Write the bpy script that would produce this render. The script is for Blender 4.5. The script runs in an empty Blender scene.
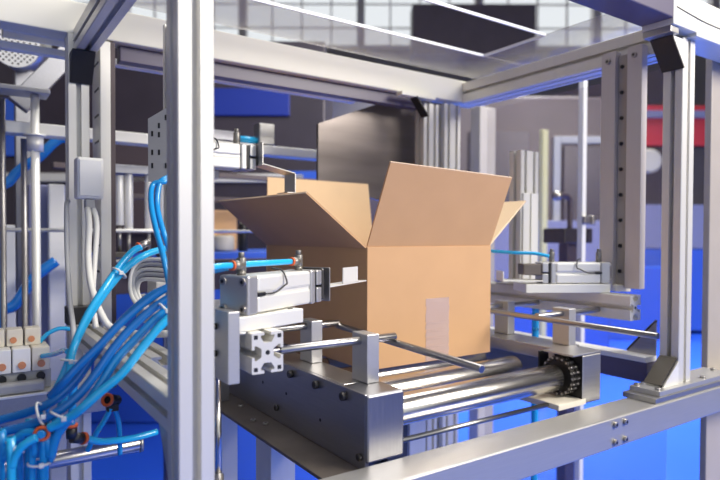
import bpy, bmesh, math, random
from mathutils import Vector, Matrix
random.seed(7)
COL = bpy.context.scene.collection
V = Vector

# ------------------------------------------------------------ materials
def mat(name, color, metal=0.0, rough=0.5, noise=0.0, nscale=20.0, stretch=(1, 1, 1), bump=0.0, rvar=0.0, coat=0.0,
        emit=None, estr=0.0, alpha=1.0, trans=0.0, aniso=0.0, ior=1.5, sub=0.0):
    m = bpy.data.materials.new(name); m.use_nodes = True
    nt = m.node_tree; b = nt.nodes['Principled BSDF']
    b.inputs['Base Color'].default_value = (*color, 1)
    b.inputs['Metallic'].default_value = metal
    b.inputs['Roughness'].default_value = rough
    b.inputs['IOR'].default_value = ior
    if coat: b.inputs['Coat Weight'].default_value = coat
    if alpha < 1: b.inputs['Alpha'].default_value = alpha
    if trans: b.inputs['Transmission Weight'].default_value = trans
    if emit: b.inputs['Emission Color'].default_value = (*emit, 1); b.inputs['Emission Strength'].default_value = estr
    if noise or bump or rvar:
        tc = nt.nodes.new('ShaderNodeTexCoord'); mp = nt.nodes.new('ShaderNodeMapping'); mp.inputs['Scale'].default_value = stretch
        nz = nt.nodes.new('ShaderNodeTexNoise'); nz.inputs['Scale'].default_value = nscale; nz.inputs['Detail'].default_value = 5
        nt.links.new(tc.outputs['Object'], mp.inputs['Vector']); nt.links.new(mp.outputs['Vector'], nz.inputs['Vector'])
        if noise:
            mx = nt.nodes.new('ShaderNodeMix'); mx.data_type = 'RGBA'
            mx.inputs['A'].default_value = (*[c * (1 - noise) for c in color], 1)
            mx.inputs['B'].default_value = (*[min(1, c * (1 + noise)) for c in color], 1)
            nt.links.new(nz.outputs['Fac'], mx.inputs['Factor']); nt.links.new(mx.outputs['Result'], b.inputs['Base Color'])
        if rvar:
            mr = nt.nodes.new('ShaderNodeMapRange'); mr.inputs['To Min'].default_value = max(0.02, rough - rvar); mr.inputs['To Max'].default_value = rough + rvar
            nt.links.new(nz.outputs['Fac'], mr.inputs['Value']); nt.links.new(mr.outputs['Result'], b.inputs['Roughness'])
        if bump:
            bp = nt.nodes.new('ShaderNodeBump'); bp.inputs['Strength'].default_value = bump; bp.inputs['Distance'].default_value = 0.002
            nt.links.new(nz.outputs['Fac'], bp.inputs['Height']); nt.links.new(bp.outputs['Normal'], b.inputs['Normal'])
    return m

M = {}
M['alu'] = mat('anodised_aluminium', (.78, .765, .715), .45, .42, .04, 60, (1, 1, .05))
M['alu_bright'] = mat('bright_aluminium', (.84, .83, .78), .3, .4)
M['alu_block'] = mat('milled_aluminium', (.56, .555, .55), .7, .38, .05, 90, (1, 1, 8), .08)
M['paint_white'] = mat('white_paint', (.78, .765, .68), 0, .42, .03, 9)
M['steel'] = mat('brushed_steel', (.50, .49, .475), .9, .36, .10, 30, (.5, 14, 14), .05, .08)
M['steel_plate'] = mat('satin_steel_plate', (.40, .40, .43), .92, .34, .14, 25, (14, .6, 14), .05, .08)
M['flange'] = mat('dull_brown_steel', (.17, .145, .125), .5, .5, .2, 30)
M['chrome'] = mat('polished_steel', (.60, .58, .55), 1, .23, .05, 12, (3, 30, 30), .04, .06)
M['rod'] = mat('ground_rod', (.40, .39, .38), 1, .3)
M['upright'] = mat('upright_steel', (.40, .36, .32), .1, .5, .1, 12)
M['satin_dark'] = mat('dark_satin_steel', (.27, .27, .29), .9, .38, .15, 25, (14, 1, .6), .05, .08)
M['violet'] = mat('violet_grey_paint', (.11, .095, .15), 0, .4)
M['beam_steel'] = mat('brushed_beam_steel', (.52, .51, .49), .7, .40, .08, 25, (.5, 14, 14), .05, .06)
M['rail_steel'] = mat('light_rail_steel', (.62, .58, .57), .45, .4, .06, 40, (20, 20, .5))
M['dark_steel'] = mat('dark_steel', (.10, .095, .09), .8, .4, .2, 60)
M['bolt'] = mat('bolt_steel', (.42, .40, .38), .9, .35)
M['port'] = mat('nickel_fitting', (.27, .26, .24), .7, .4)
M['black'] = mat('black_plastic', (.012, .012, .014), 0, .42)
M['bronze'] = mat('dark_bronze_cover', (.085, .075, .06), .5, .35)
M['white_plastic'] = mat('white_plastic', (.83, .83, .81), 0, .4)
M['grey_plastic'] = mat('grey_plastic', (.42, .42, .42), 0, .45)
M['cream'] = mat('cream_plastic', (.74, .69, .58), 0, .5, .05, 40)
M['orange'] = mat('orange_plastic', (.85, .14, .03), 0, .35)
M['terracotta'] = mat('terracotta_plastic', (.62, .25, .12), 0, .5)
M['red'] = mat('red_vinyl', (.70, .03, .05), 0, .5)
M['tube'] = mat('blue_polyurethane', (.012, .30, .72), 0, .22, coat=.4, ior=1.5)
M['tube_dark'] = mat('deep_blue_polyurethane', (.008, .17, .55), 0, .25, coat=.4)
M['tube_light'] = mat('light_blue_polyurethane', (.02, .46, .86), 0, .25, coat=.4)
M['cable_white'] = mat('white_cable', (.72, .72, .70), 0, .45)
M['cable_grey'] = mat('grey_cable', (.42, .43, .45), 0, .5)
M['floor'] = mat('blue_floor', (.025, .115, .72), 0, .32, .10, 1.2, rvar=.08)
M['cabinet_dark'] = mat('dark_cabinet', (.055, .045, .06), .2, .35, .3, 3)
M['cabinet_brown'] = mat('brown_grey_panel', (.095, .072, .08), .1, .4, .25, 2)
M['lilac'] = mat('lilac_grey_panel', (.24, .25, .40), 0, .4)
M['blue_panel'] = mat('royal_blue_panel', (.035, .12, .60), 0, .35)
M['navy'] = mat('navy_panel', (.012, .035, .30), 0, .4)
M['beige'] = mat('beige_column_paint', (.46, .43, .40), 0, .5, .2, 6)
M['wall'] = mat('hall_wall', (.30, .27, .25), 0, .8, .1, .5)
M['roof'] = mat('hall_roof', (.32, .26, .22), 0, .8)
M['shield'] = mat('smoked_steel_hood', (.19, .165, .155), .7, .33, .5, 3.5, (.6, 1, 4.5), 0, .08)
M['yellow'] = mat('pale_yellow', (.80, .76, .42), 0, .5)

def card(name, color, tint=.06):
    m = mat(name, color, 0, .75, tint, 14, (1, 1, 1), .12)
    return m
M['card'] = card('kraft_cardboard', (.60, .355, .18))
M['card_in_lit'] = card('kraft_inside_lit', (.86, .66, .43))  # paler inner side, with bright light put into the colour
M['edge'] = mat('corrugated_edge', (.70, .52, .36), 0, .85, .35, 400)

def glassy(name, color, fac, rough=.05):
    m = bpy.data.materials.new(name); m.use_nodes = True; nt = m.node_tree; nt.nodes.clear()
    o = nt.nodes.new('ShaderNodeOutputMaterial'); mix = nt.nodes.new('ShaderNodeMixShader'); mix.inputs[0].default_value = fac
    t = nt.nodes.new('ShaderNodeBsdfTransparent'); g = nt.nodes.new('ShaderNodeBsdfPrincipled')
    g.inputs['Base Color'].default_value = (*color, 1); g.inputs['Roughness'].default_value = rough
    nt.links.new(t.outputs[0], mix.inputs[1]); nt.links.new(g.outputs[0], mix.inputs[2]); nt.links.new(mix.outputs[0], o.inputs[0])
    return m
M['acrylic'] = glassy('clear_acrylic', (.45, .43, .43), .32, .12)
M['acrylic_edge'] = glassy('acrylic_edge', (.80, .82, .86), .9, .3)
M['pane'] = glassy('window_glass', (.8, .9, 1), .04, .05)
M['door_acrylic'] = glassy('tinted_acrylic', (.30, .20, .24), .12, .08)
M['tape'] = glassy('clear_packing_tape', (.72, .58, .56), .4, .1)

# ------------------------------------------------------------ mesh builder
class MB:
    def __init__(s, T=None): s.bm = bmesh.new(); s.T = T
    def _merge(s, tmp, smooth=False):
        if s.T is not None: bmesh.ops.transform(tmp, matrix=s.T, verts=tmp.verts)
        bmesh.ops.recalc_face_normals(tmp, faces=tmp.faces)
        me = bpy.data.meshes.new('tmp'); tmp.to_mesh(me); tmp.free()
        s.bm.from_mesh(me); bpy.data.meshes.remove(me)
    def box(s, a, b, bev=0.0015, rot=None):
        """box between corners a and b; rot = Matrix applied about the box centre"""
        t = bmesh.new(); a = V(a); b = V(b); c = (a + b) / 2; d = b - a
        bmesh.ops.create_cube(t, size=1)
        bmesh.ops.scale(t, vec=(abs(d.x), abs(d.y), abs(d.z)), verts=t.verts)
        if bev: bmesh.ops.bevel(t, geom=list(t.edges), offset=min(bev, .45 * min(abs(d.x), abs(d.y), abs(d.z))), segments=2, affect='EDGES', profile=.5)
        if rot is not None: bmesh.ops.transform(t, matrix=rot.to_4x4(), verts=t.verts)
        bmesh.ops.translate(t, vec=c, verts=t.verts); s._merge(t); return s
    def cyl(s, p0, p1, r, seg=24, r2=None, bev=0.0, cap=True):
        t = bmesh.new(); p0 = V(p0); p1 = V(p1); d = p1 - p0; r2 = r if r2 is None else r2
        bmesh.ops.create_cone(t, cap_ends=cap, cap_tris=False, segments=seg, radius1=r, radius2=r2, depth=d.length)
        for f in t.faces: f.smooth = len(f.verts) == 4
        if bev:
            es = [e for e in t.edges if len(e.link_faces) == 2 and any(len(f.verts) > 4 for f in e.link_faces)]
            bmesh.ops.bevel(t, geom=es, offset=bev, segments=2, affect='EDGES', profile=.5)
        q = V((0, 0, 1)).rotation_difference(d.normalized())
        bmesh.ops.transform(t, matrix=Matrix.Translation((p0 + p1) / 2) @ q.to_matrix().to_4x4(), verts=t.verts)
        s._merge(t); return s
    def tube(s, pts, r, seg=10, sub=6):
        P = [V(p) for p in pts]; Q = []
        if len(P) > 2 and sub > 1:
            for i in range(len(P) - 1):
                p0 = P[max(i - 1, 0)]; p1 = P[i]; p2 = P[i + 1]; p3 = P[min(i + 2, len(P) - 1)]
                for k in range(sub):
                    t = k / sub
                    Q.append(.5 * ((2 * p1) + (-p0 + p2) * t + (2 * p0 - 5 * p1 + 4 * p2 - p3) * t * t + (-p0 + 3 * p1 - 3 * p2 + p3) * t ** 3))
            Q.append(P[-1])
        else: Q = P
        t = bmesh.new(); rings = []; up = None
        for i, p in enumerate(Q):
            tg = (Q[min(i + 1, len(Q) - 1)] - Q[max(i - 1, 0)]).normalized()
            if up is None: up = tg.orthogonal().normalized()
            up = (up - tg * up.dot(tg)).normalized(); sd = tg.cross(up)
            rings.append([t.verts.new(p + r * (math.cos(2 * math.pi * k / seg) * up + math.sin(2 * math.pi * k / seg) * sd)) for k in range(seg)])
        for a, b in zip(rings, rings[1:]):
            for k in range(seg):
                f = t.faces.new((a[k], a[(k + 1) % seg], b[(k + 1) % seg], b[k])); f.smooth = True
        t.faces.new(rings[0]); t.faces.new(rings[-1][::-1])
        s._merge(t); return s
    def prism(s, poly, o, ex, ey, ez):
        """2D polygon in the plane (ex, ey) from origin o, extruded along ez"""
        t = bmesh.new(); o = V(o); ex = V(ex); ey = V(ey); ez = V(ez)
        a = [t.verts.new(o + ex * x + ey * y) for x, y in poly]; b = [t.verts.new(v.co + ez) for v in a]
        n = len(a)
        for k in range(n): t.faces.new((a[k], a[(k + 1) % n], b[(k + 1) % n], b[k]))
        t.faces.new(a[::-1]); t.faces.new(b); s._merge(t); return s
    def slab(s, q, th):
        """four-cornered panel q with thickness th below it"""
        q = [V(p) for p in q]; n = (q[1] - q[0]).cross(q[3] - q[0]).normalized()
        t = bmesh.new(); a = [t.verts.new(p) for p in q]; b = [t.verts.new(p - n * th) for p in q]; m = len(q)
        t.faces.new(a); t.faces.new(b[::-1])
        for k in range(m): t.faces.new((a[k], b[k], b[(k + 1) % m], a[(k + 1) % m]))
        s._merge(t); return s
    def sphere(s, c, r, seg=16):
        t = bmesh.new(); bmesh.ops.create_uvsphere(t, u_segments=seg, v_segments=seg // 2, radius=r)
        for f in t.faces: f.smooth = True
        bmesh.ops.translate(t, vec=V(c), verts=t.verts); s._merge(t); return s
    def torus(s, c, axis, R, r, seg=20):
        axis = V(axis).normalized(); u = axis.orthogonal().normalized(); w = axis.cross(u)
        pts = [V(c) + R * (math.cos(2 * math.pi * k / seg) * u + math.sin(2 * math.pi * k / seg) * w) for k in range(seg + 1)]
        return s.tube(pts, r, 8, 1)

OFF = {}
def wloc(o): return OFF.get(o.name, V((0, 0, 0)))
def build(mb, name, m, parent=None):
    me = bpy.data.meshes.new(name); base = wloc(parent) if parent else None
    bm = mb.bm
    if parent is None:
        xs = [v.co for v in bm.verts]
        base = V((sum(v.x for v in xs) / len(xs), sum(v.y for v in xs) / len(xs), min(v.z for v in xs)))
    bmesh.ops.translate(bm, vec=-base, verts=bm.verts)
    bm.to_mesh(me); bm.free(); me.materials.append(M[m] if isinstance(m, str) else m)
    o = bpy.data.objects.new(name, me); COL.objects.link(o)
    if parent: o.parent = parent
    else: o.location = base
    OFF[o.name] = base; return o
def tag(o, label=None, cat=None, group=None, kind=None):
    if label: o['label'] = label
    if cat: o['category'] = cat
    if group: o['group'] = group
    if kind: o['kind'] = kind
    return o
def thing(name, loc, label, cat, group=None):
    o = bpy.data.objects.new(name, None); COL.objects.link(o); o.empty_display_size = .05
    o.location = loc; OFF[o.name] = V(loc); return tag(o, label, cat, group)
def copy_tree(o, delta, parent=None):
    c = o.copy(); COL.objects.link(c)
    if parent: c.parent = parent
    else: c.location = o.location + V(delta)
    OFF[c.name] = wloc(o) + V(delta)
    for ch in list(o.children): copy_tree(ch, delta, c)
    return c

# ------------------------------------------------------------ T-slot profile
def slot_poly(w, h, sx=(0.,), sy=(0.,), s=.0055, lip=.0042, c=.0108, e=.0058, d=.0152):
    """w x h outline; sx: slot centres on the two w sides, sy: on the two h sides"""
    def side(n, half, cs):                 # runs from +n/2 to -n/2 at height half
        out = [(n / 2 - .0015, half)]
        for q in sorted(cs, reverse=True):
            out += [(q + s, half), (q + s, half - lip), (q + c, half - lip), (q + c, half - lip - .0035), (q + e, half - d),
                    (q - e, half - d), (q - c, half - lip - .0035), (q - c, half - lip), (q - s, half - lip), (q - s, half)]
        return out + [(-n / 2 + .0015, half)]
    P = [(x, y) for x, y in side(w, h / 2, sx)]
    P += [(-y, x) for x, y in side(h, w / 2, sy)]
    P += [(-x, -y) for x, y in side(w, h / 2, sx)]
    P += [(y, -x) for x, y in side(h, w / 2, sy)]
    return P
def profile(mb, axis, c0, c1, length_a, length_b, w=.045, h=.045, sx=(0.,), sy=(0.,)):
    """profile with centre (c0, c1) in the two other axes, running from length_a to length_b on axis"""
    P = slot_poly(w, h, sx, sy); L = length_b - length_a
    if axis == 'Z': mb.prism(P, (c0, c1, length_a), (1, 0, 0), (0, 1, 0), (0, 0, L))
    if axis == 'Y': mb.prism(P, (c0, length_a, c1), (1, 0, 0), (0, 0, 1), (0, L, 0))
    if axis == 'X': mb.prism(P, (length_a, c0, c1), (0, 1, 0), (0, 0, 1), (L, 0, 0))
    return mb
def bolt(p, n, r, parent, m='bolt', h=None, name='bolt'):
    p = V(p); n = V(n).normalized(); h = h or r * .9
    b = build(MB().cyl(p, p + n * h, r, 16, bev=r * .18), name, m, parent)
    build(MB().cyl(p + n * (h * .9), p + n * (h + .0002), r * .5, 6), 'hex_socket', 'black', b)
    return b

# ============================================================ FRAME
def post(name, x0, x1, y0, y1, z0, z1, label, sx=(0.,), sy=(0.,), m='alu', cat='post'):
    o = build(profile(MB(), 'Z', (x0 + x1) / 2, (y0 + y1) / 2, z0, z1, x1 - x0, y1 - y0, sx, sy), name, m)
    return tag(o, label, cat)
post('aluminium_post', .2155, .2605, .70, .745, .03, 2.0, 'tall silver slotted aluminium post in the foreground left, in front of the blue hoses')
post('aluminium_post', .211, .2565, 1.50, 1.545, .03, 1.81, 'slotted aluminium post behind the white junction box, under the black corner cap')
o = thing('aluminium_post', (1.4275, .7435, .99), 'slotted aluminium post standing on the stepped foot plate of the front beam, right side', 'post')
build(profile(MB(), 'Z', 1.4275, .7435, 1.0017, 1.813, .055, .047), 'post_profile', 'alu', o)
g = MB()
g.slab([(1.328, .722, 1.008), (1.328, .764, 1.008), (1.395, .764, 1.064), (1.395, .722, 1.064)][::-1], .003)
build(g, 'gusset_cover', 'bronze', o)['label'] = 'dark sloping gusset cover at the foot of the post'
for yy in (.719, .761): build(MB().prism([(0, 0), (.068, 0), (.068, .054)], (1.331, yy, 1.0017), (1, 0, 0), (0, 0, 1), (0, .004, 0)), 'gusset', 'alu_bright', o)
g = MB(); g.slab([(1.342, .716, 1.806), (1.342, .768, 1.806), (1.396, .768, 1.740), (1.396, .716, 1.740)], .004)
build(g, 'gusset_cover', 'black', o)
for yy in (.718, .762): build(MB().prism([(.054, 0), (.054, .066), (0, .066)], (1.344, yy, 1.741), (1, 0, 0), (0, 0, 1), (0, .004, 0)), 'gusset', 'alu_bright', o)

fp = thing('foot_plate', (1.46, .78, .978), 'stepped steel foot plate under the right slotted post, resting on the front beam', 'plate')
build(MB().box((1.272, .703, .9775), (1.66, .782, .9895), .001), 'lower_plate', 'steel', fp)
build(MB().box((1.294, .706, .9897), (1.64, .779, 1.0015), .001), 'upper_plate', 'alu_block', fp)
for x, y in ((1.306, .718), (1.306, .768), (1.51, .718), (1.51, .768), (1.62, .745)): bolt((x, y, 1.0013), (0, 0, 1), .0065, fp)

fb = thing('front_beam', (1.05, .7375, .9125), 'brushed steel square tube beam crossing the lower right foreground, with four bolt heads', 'beam')
build(MB().box((.27, .70, .9125), (1.90, .7745, .9772), .004), 'beam_tube', 'beam_steel', fb)
for x, z in ((1.112, .9625), (1.148, .9625), (1.112, .926), (1.148, .926)): bolt((x, .700, z), (0, -1, 0), .0062, fb)

tag(build(MB().box((1.662, .778, .03), (1.80, .796, 1.84), .003), 'steel_upright', 'upright'), 'dull brown grey steel upright at the right edge of the frame, behind the front beam', 'post')
tf = thing('top_front_beam', (1.1, .7375, 1.813), 'white square beam across the top right corner above the black gusset', 'beam')
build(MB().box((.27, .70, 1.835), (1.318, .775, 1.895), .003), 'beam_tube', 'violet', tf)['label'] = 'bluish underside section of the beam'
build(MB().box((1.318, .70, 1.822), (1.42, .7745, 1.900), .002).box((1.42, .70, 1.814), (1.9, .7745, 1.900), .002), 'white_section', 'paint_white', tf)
build(MB().box((1.318, .706, 1.807), (1.352, .772, 1.8215), .001), 'end_bracket', 'steel', tf)
build(MB().tube([(1.33, .6995, 1.862), (1.40, .6992, 1.856), (1.47, .6992, 1.852), (1.62, .6995, 1.852)], .0012, 6), 'seam_cord', 'dark_steel', tf)

o = thing('top_side_beam', (.2445, 1.1, 1.765), 'grey slotted aluminium beam running overhead from the top left, ending at a black cap', 'beam')
build(profile(MB(), 'Y', .2445, 1.7875, .40, 1.50), 'beam_profile', 'alu', o)
build(MB().box((.2230, .40, 1.8105), (.2660, 1.50, 1.82), .001), 'upper_rail', 'alu', o)
g = MB().slab([(.214, 1.452, 1.762), (.262, 1.452, 1.762), (.262, 1.496, 1.697), (.214, 1.496, 1.697)][::-1], .004)
g.prism([(.035, 0), (.035, .066), (0, .066)], (.214, 1.460, 1.697), (0, 1, 0), (0, 0, 1), (.003, 0, 0)).prism([(.035, 0), (.035, .066), (0, .066)], (.259, 1.460, 1.697), (0, 1, 0), (0, 0, 1), (.003, 0, 0))
build(g, 'corner_cap', 'black', o)['label'] = 'black square corner cap'

o = thing('top_side_beam', (1.49, 1.1, 1.807), 'grey double slotted aluminium beam along the upper right, behind the twin bolted rails', 'beam')
build(profile(MB(), 'Y', 1.4925, 1.8425, .776, 1.50, .085, .07, (-.02, .02), (0.,)), 'beam_profile', 'alu', o)
tag(build(MB().box((-.35, 1.501, 1.8105), (1.536, 1.56, 1.886), .003), 'top_rear_beam', 'paint_white'), 'wide cream white beam crossing behind at the top, under the windows', 'beam')
tag(build(MB().box((.33, 1.525, 1.772), (1.28, 1.56, 1.8095), .002), 'under_rail', 'violet'), 'dark violet rail fixed under the cream white rear beam', 'rail')
o = thing('corner_bracket', (1.27, 1.48, 1.77), 'small white corner bracket with a black cover, under the right end of the rear beam', 'bracket')
build(MB().box((1.16, 1.47, 1.794), (1.30, 1.50, 1.806), .001), 'arm', 'paint_white', o)
build(MB().slab([(1.215, 1.463, 1.793), (1.215, 1.497, 1.793), (1.262, 1.497, 1.735), (1.262, 1.463, 1.735)], .004), 'bracket_cover', 'black', o)

post('aluminium_post', 1.28, 1.346, 1.505, 1.55, .03, 1.79, 'slotted post in the back right corner just behind the tall flap, left of the pair', (-.015, .015))
post('aluminium_post', 1.372, 1.447, 1.505, 1.55, .03, 1.80, 'pale slotted post in the back right corner, right of the pair behind the tall flap', (-.018, .018))
o = thing('slotted_rail_post', (.296, 1.45, .98), 'white rail post with short dark slots, right of the white junction box', 'post')
build(MB().box((.2803, 1.50, .98), (.303, 1.60, 1.806), .001), 'post_body', 'alu_bright', o)
build(MB().box((.3031, 1.502, .98), (.314, 1.60, 1.806), .001), 'dark_edge', 'cabinet_brown', o)
for k in range(12): build(MB().box((.2795, 1.52, 1.07 + k * .0625), (.2809, 1.57, 1.075 + k * .0625), 0), 'slot', 'black', o)
o = thing('post_foot_bracket', (.23, 1.46, 1.145), 'black square bracket at the foot of the rear left post above the lower slotted beam', 'bracket')
build(MB().box((.200, 1.455, 1.1455), (.262, 1.498, 1.185), .002), 'bracket_body', 'black', o)
# junction box with hoods
o = thing('junction_box', (.232, 1.37, 1.42), 'white plastic junction box fixed to the left rear post, cables leaving below', 'box')
build(MB().box((.207, 1.355, 1.425), (.259, 1.399, 1.512), .004), 'housing', 'white_plastic', o)
build(MB().box((.211, 1.351, 1.43), (.255, 1.3545, 1.507), .002), 'cover', 'white_plastic', o)
build(MB().box((.224, 1.36, 1.404), (.243, 1.385, 1.4245), .003), 'cable_gland', 'grey_plastic', o)
# lower left profile and neighbours
tag(build(profile(MB(), 'Y', .2385, 1.1225, .7455, 1.4995), 'lower_side_beam', 'alu'), 'grey slotted aluminium beam running back at lower left, crossed by the blue hoses', 'beam')
tag(build(profile(MB(), 'Y', .2855, 1.1225, 1.0, 1.40, .045, .045), 'lower_side_beam', 'alu'), 'second slotted beam at lower left, right behind the one crossed by the hoses', 'beam')
o = build(MB().prism([(0, 0), (.10, 0), (0, .14)], (.2300, .7465, 1.0995), (0, 1, 0), (0, 0, -1), (.004, 0, 0)), 'foot_gusset', 'alu_block')
tag(o, 'triangular grey gusset beneath the lower left slotted beam at the foreground post', 'gusset')
o = thing('cross_tube', (.15, 1.24, .915), 'polished round steel tube crossing low behind the hoses at bottom left', 'tube')
build(MB().cyl((-.16, 1.228, .926), (.2985, 1.231, .926), .0155, 32, bev=.001), 'tube', 'chrome', o)
build(MB().box((-.16, 1.21, .001), (-.12, 1.25, .918), .002), 'tube_stand', 'steel_plate', o)
build(MB().cyl((.299, 1.231, .926), (.305, 1.231, .926), .017, 24), 'end_collar', 'steel', o)
o = thing('left_cross_beam', (.1, 1.44, .955), 'dark grey flat beam under the valve block at the left edge', 'beam')
build(MB().box((-.15, 1.405, .955), (.275, 1.50, 1.010), .002), 'beam_body', 'steel_plate', o)
build(MB().box((-.15, 1.400, 1.0102), (.275, 1.50, 1.016), .001), 'top_lip', 'alu_bright', o)
o = thing('right_side_beam', (1.425, 1.15, .985), 'pale topped flat side beam running back behind the foot of the right post', 'beam')
build(MB().box((1.40, .80, 1.036), (1.45, 1.50, 1.05), .002), 'top_strip', 'alu_bright', o)
build(MB().box((1.404, .80, .985), (1.447, 1.50, 1.0358), .002), 'beam_body', 'violet', o)
o = build(MB().prism([(0, 0), (.16, 0), (.16, .15)], (1.47, .835, 1.05), (0, -1, 0), (0, 0, 1), (.006, 0, 0)), 'side_gusset', 'steel_plate')
bpy.data.objects.remove(o)
o = thing('side_gusset', (1.40, .84, 1.05), 'grey triangular gusset plate with a dark rim, just left of the right post', 'gusset')
build(MB().prism([(0, 0), (.075, 0), (0, .085)], (1.442, .80, 1.0502), (0, 1, 0), (0, 0, 1), (.005, 0, 0)), 'plate', 'steel_plate', o)
build(MB().tube([(1.4445, .80, 1.138), (1.4445, .876, 1.053)], .0035, 8), 'rim', 'black', o)
# acrylic roof panel with an open hatch
o = thing('acrylic_cover', (1.0, 1.1, 1.9), 'clear acrylic roof sheet with pale cut edges over the top of the frame', 'panel')
a = MB()
for q in (((.262, 1.300, 1.901), (1.53, 1.50, 1.906)), ((1.345, .776, 1.901), (1.53, 1.299, 1.906)), ((.262, .776, 1.901), (.50, 1.299, 1.906))): a.box(*q, bev=0)
build(a, 'sheet', 'acrylic', o)
a = MB()
a.box((.50, 1.2955, 1.8995), (1.345, 1.2995, 1.907), 0).box((1.341, 1.070, 1.8995), (1.345, 1.2955, 1.907), 0)
a.box((.70, 1.066, 1.8995), (1.345, 1.070, 1.907), 0)
build(a, 'cut_edge', 'acrylic_edge', o)['label'] = 'bright cut edge around the opening'

# twin bolted rails
for nm, y0, y1, lab in (('bolted_rail', .905, .945, 'left rail of the twin bolted steel rails, hanging at the right of the frame'),
                        ('bolted_rail', .832, .872, 'right rail of the twin bolted steel rails, hanging at the right of the frame')):
    o = thing(nm, (1.44, (y0 + y1) / 2, 1.23), lab, 'rail')
    build(MB().box((1.420, y0, 1.215), (1.445, y1, 1.832), .001), 'rail_body', 'rail_steel', o)
    bolt((1.4198, (y0 + y1) / 2, 1.808), (-1, 0, 0), .007, o)
o = thing('hole_strip', (1.45, .89, 1.2), 'dark strip with a row of bolts between the twin bolted rails', 'strip')
build(MB().box((1.434, .8725, 1.215), (1.442, .9045, 1.82), .0005), 'strip', 'upright', o)
for k in range(9): bolt((1.4338, .893, 1.79 - k * .0665), (-1, 0, 0), .005, o, 'black')

# ============================================================ CONVEYOR
cp = thing('conveyor_side_plate', (.58, 1.1, .962), 'long bolted steel side plate on the left of the roller conveyor, with wide lower flange', 'plate')
build(MB().box((.544, .782, .964), (.552, 1.52, 1.090), .001), 'web', 'steel_plate', cp)
build(MB().box((.5525, .86, 1.083), (.615, 1.52, 1.090), .001), 'top_flange', 'steel', cp)
build(MB().box((.474, .782, .9572), (.552, 1.62, .9635), .001), 'lower_flange', 'flange', cp)['label'] = 'dull brown lower flange'
build(MB().box((.5445, .7765, .9775), (.621, .860, 1.090), .004), 'end_block', 'satin_dark', cp)
for y in (.842, .935, 1.035): bolt((.544, y, 1.075), (-1, 0, 0), .0075, cp, 'dark_steel', .009)
for y, z in ((1.10, .992), (.795, .985)): bolt((.544, y, z), (-1, 0, 0), .0065, cp, 'dark_steel', .006)
for y, z in ((.925, 1.012), (1.06, 1.03), (1.17, 1.03)): bolt((.544, y, z), (-1, 0, 0), .0032, cp, 'black', .001)
for x, y in ((.503, 1.13), (.515, 1.095), (.522, 1.24), (.508, 1.34)): bolt((x, y, .9635), (0, 0, 1), .006, cp, 'bolt', .004)

rp = thing('conveyor_side_plate', (1.16, 1.1, .977), 'right conveyor side plate with warm reflections, carrying the right rail blocks', 'plate')
build(MB().box((1.144, .872, 1.082), (1.235, 1.52, 1.088), .001), 'top_flange', 'steel', rp)
build(MB().box((1.144, .872, 1.058), (1.149, 1.52, 1.0818), .001), 'inner_lip', 'steel', rp)
build(MB().box((1.229, .872, .977), (1.235, 1.52, 1.0818), .001), 'outer_web', 'steel_plate', rp)
build(MB().box((1.134, .792, .9775), (1.202, .868, 1.086), .003), 'end_block', 'steel', rp)
build(MB().box((1.1334, .793, .981), (1.1339, .866, 1.085), 0).box((1.10, .882, .99), (1.1335, .886, 1.0855), .001), 'cavity_shade_sheets', 'black', rp)  # black sheets put shade inside the open bracket and behind the chain
build(MB().box((1.100, .792, 1.0862), (1.202, .871, 1.0905), .0008), 'top_bridge', 'steel', rp)
build(MB().box((1.05, .79, .9775), (1.145, .90, .990), .001), 'foot', 'cream', rp)

def roller(y, label):
    o = thing('conveyor_roller', (.86, y, 1.005), label, 'roller')
    build(MB().cyl((.622, y, 1.034), (1.096, y, 1.034), .0285, 48, bev=.003), 'roller_tube', 'chrome', o)
    build(MB().cyl((.613, y, 1.034), (.6218, y, 1.034), .010, 20), 'axle', 'dark_steel', o)
    build(MB().cyl((1.0962, y, 1.034), (1.104, y, 1.034), .010, 20), 'axle', 'dark_steel', o)
    return o
roller(.838, 'shiny steel roller nearest the front beam, fully in view')
roller(.952, 'shiny steel roller just in front of the cardboard box, second from the front')
roller(1.066, 'steel roller mostly hidden under the front edge of the cardboard box')
for k in range(3): roller(1.18 + .114 * k, 'steel roller hidden beneath the cardboard box')
for ob in [x for x in COL.objects if x.name.startswith('conveyor_roller') and 'hidden beneath' in x.get('label', '')]: ob['group'] = 'rollers beneath the box'
tag(build(MB().cyl((.60, .815, .9865), (1.045, .815, .9865), .005, 16), 'tie_rod', 'rod'), 'thin steel tie rod low in front of the first roller, above the front beam', 'rod')
tag(build(MB().cyl((.60, .885, 1.000), (1.10, .885, 1.000), .006, 16), 'tie_rod', 'rod'), 'second thin tie rod hidden under the front rollers', 'rod')

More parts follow.
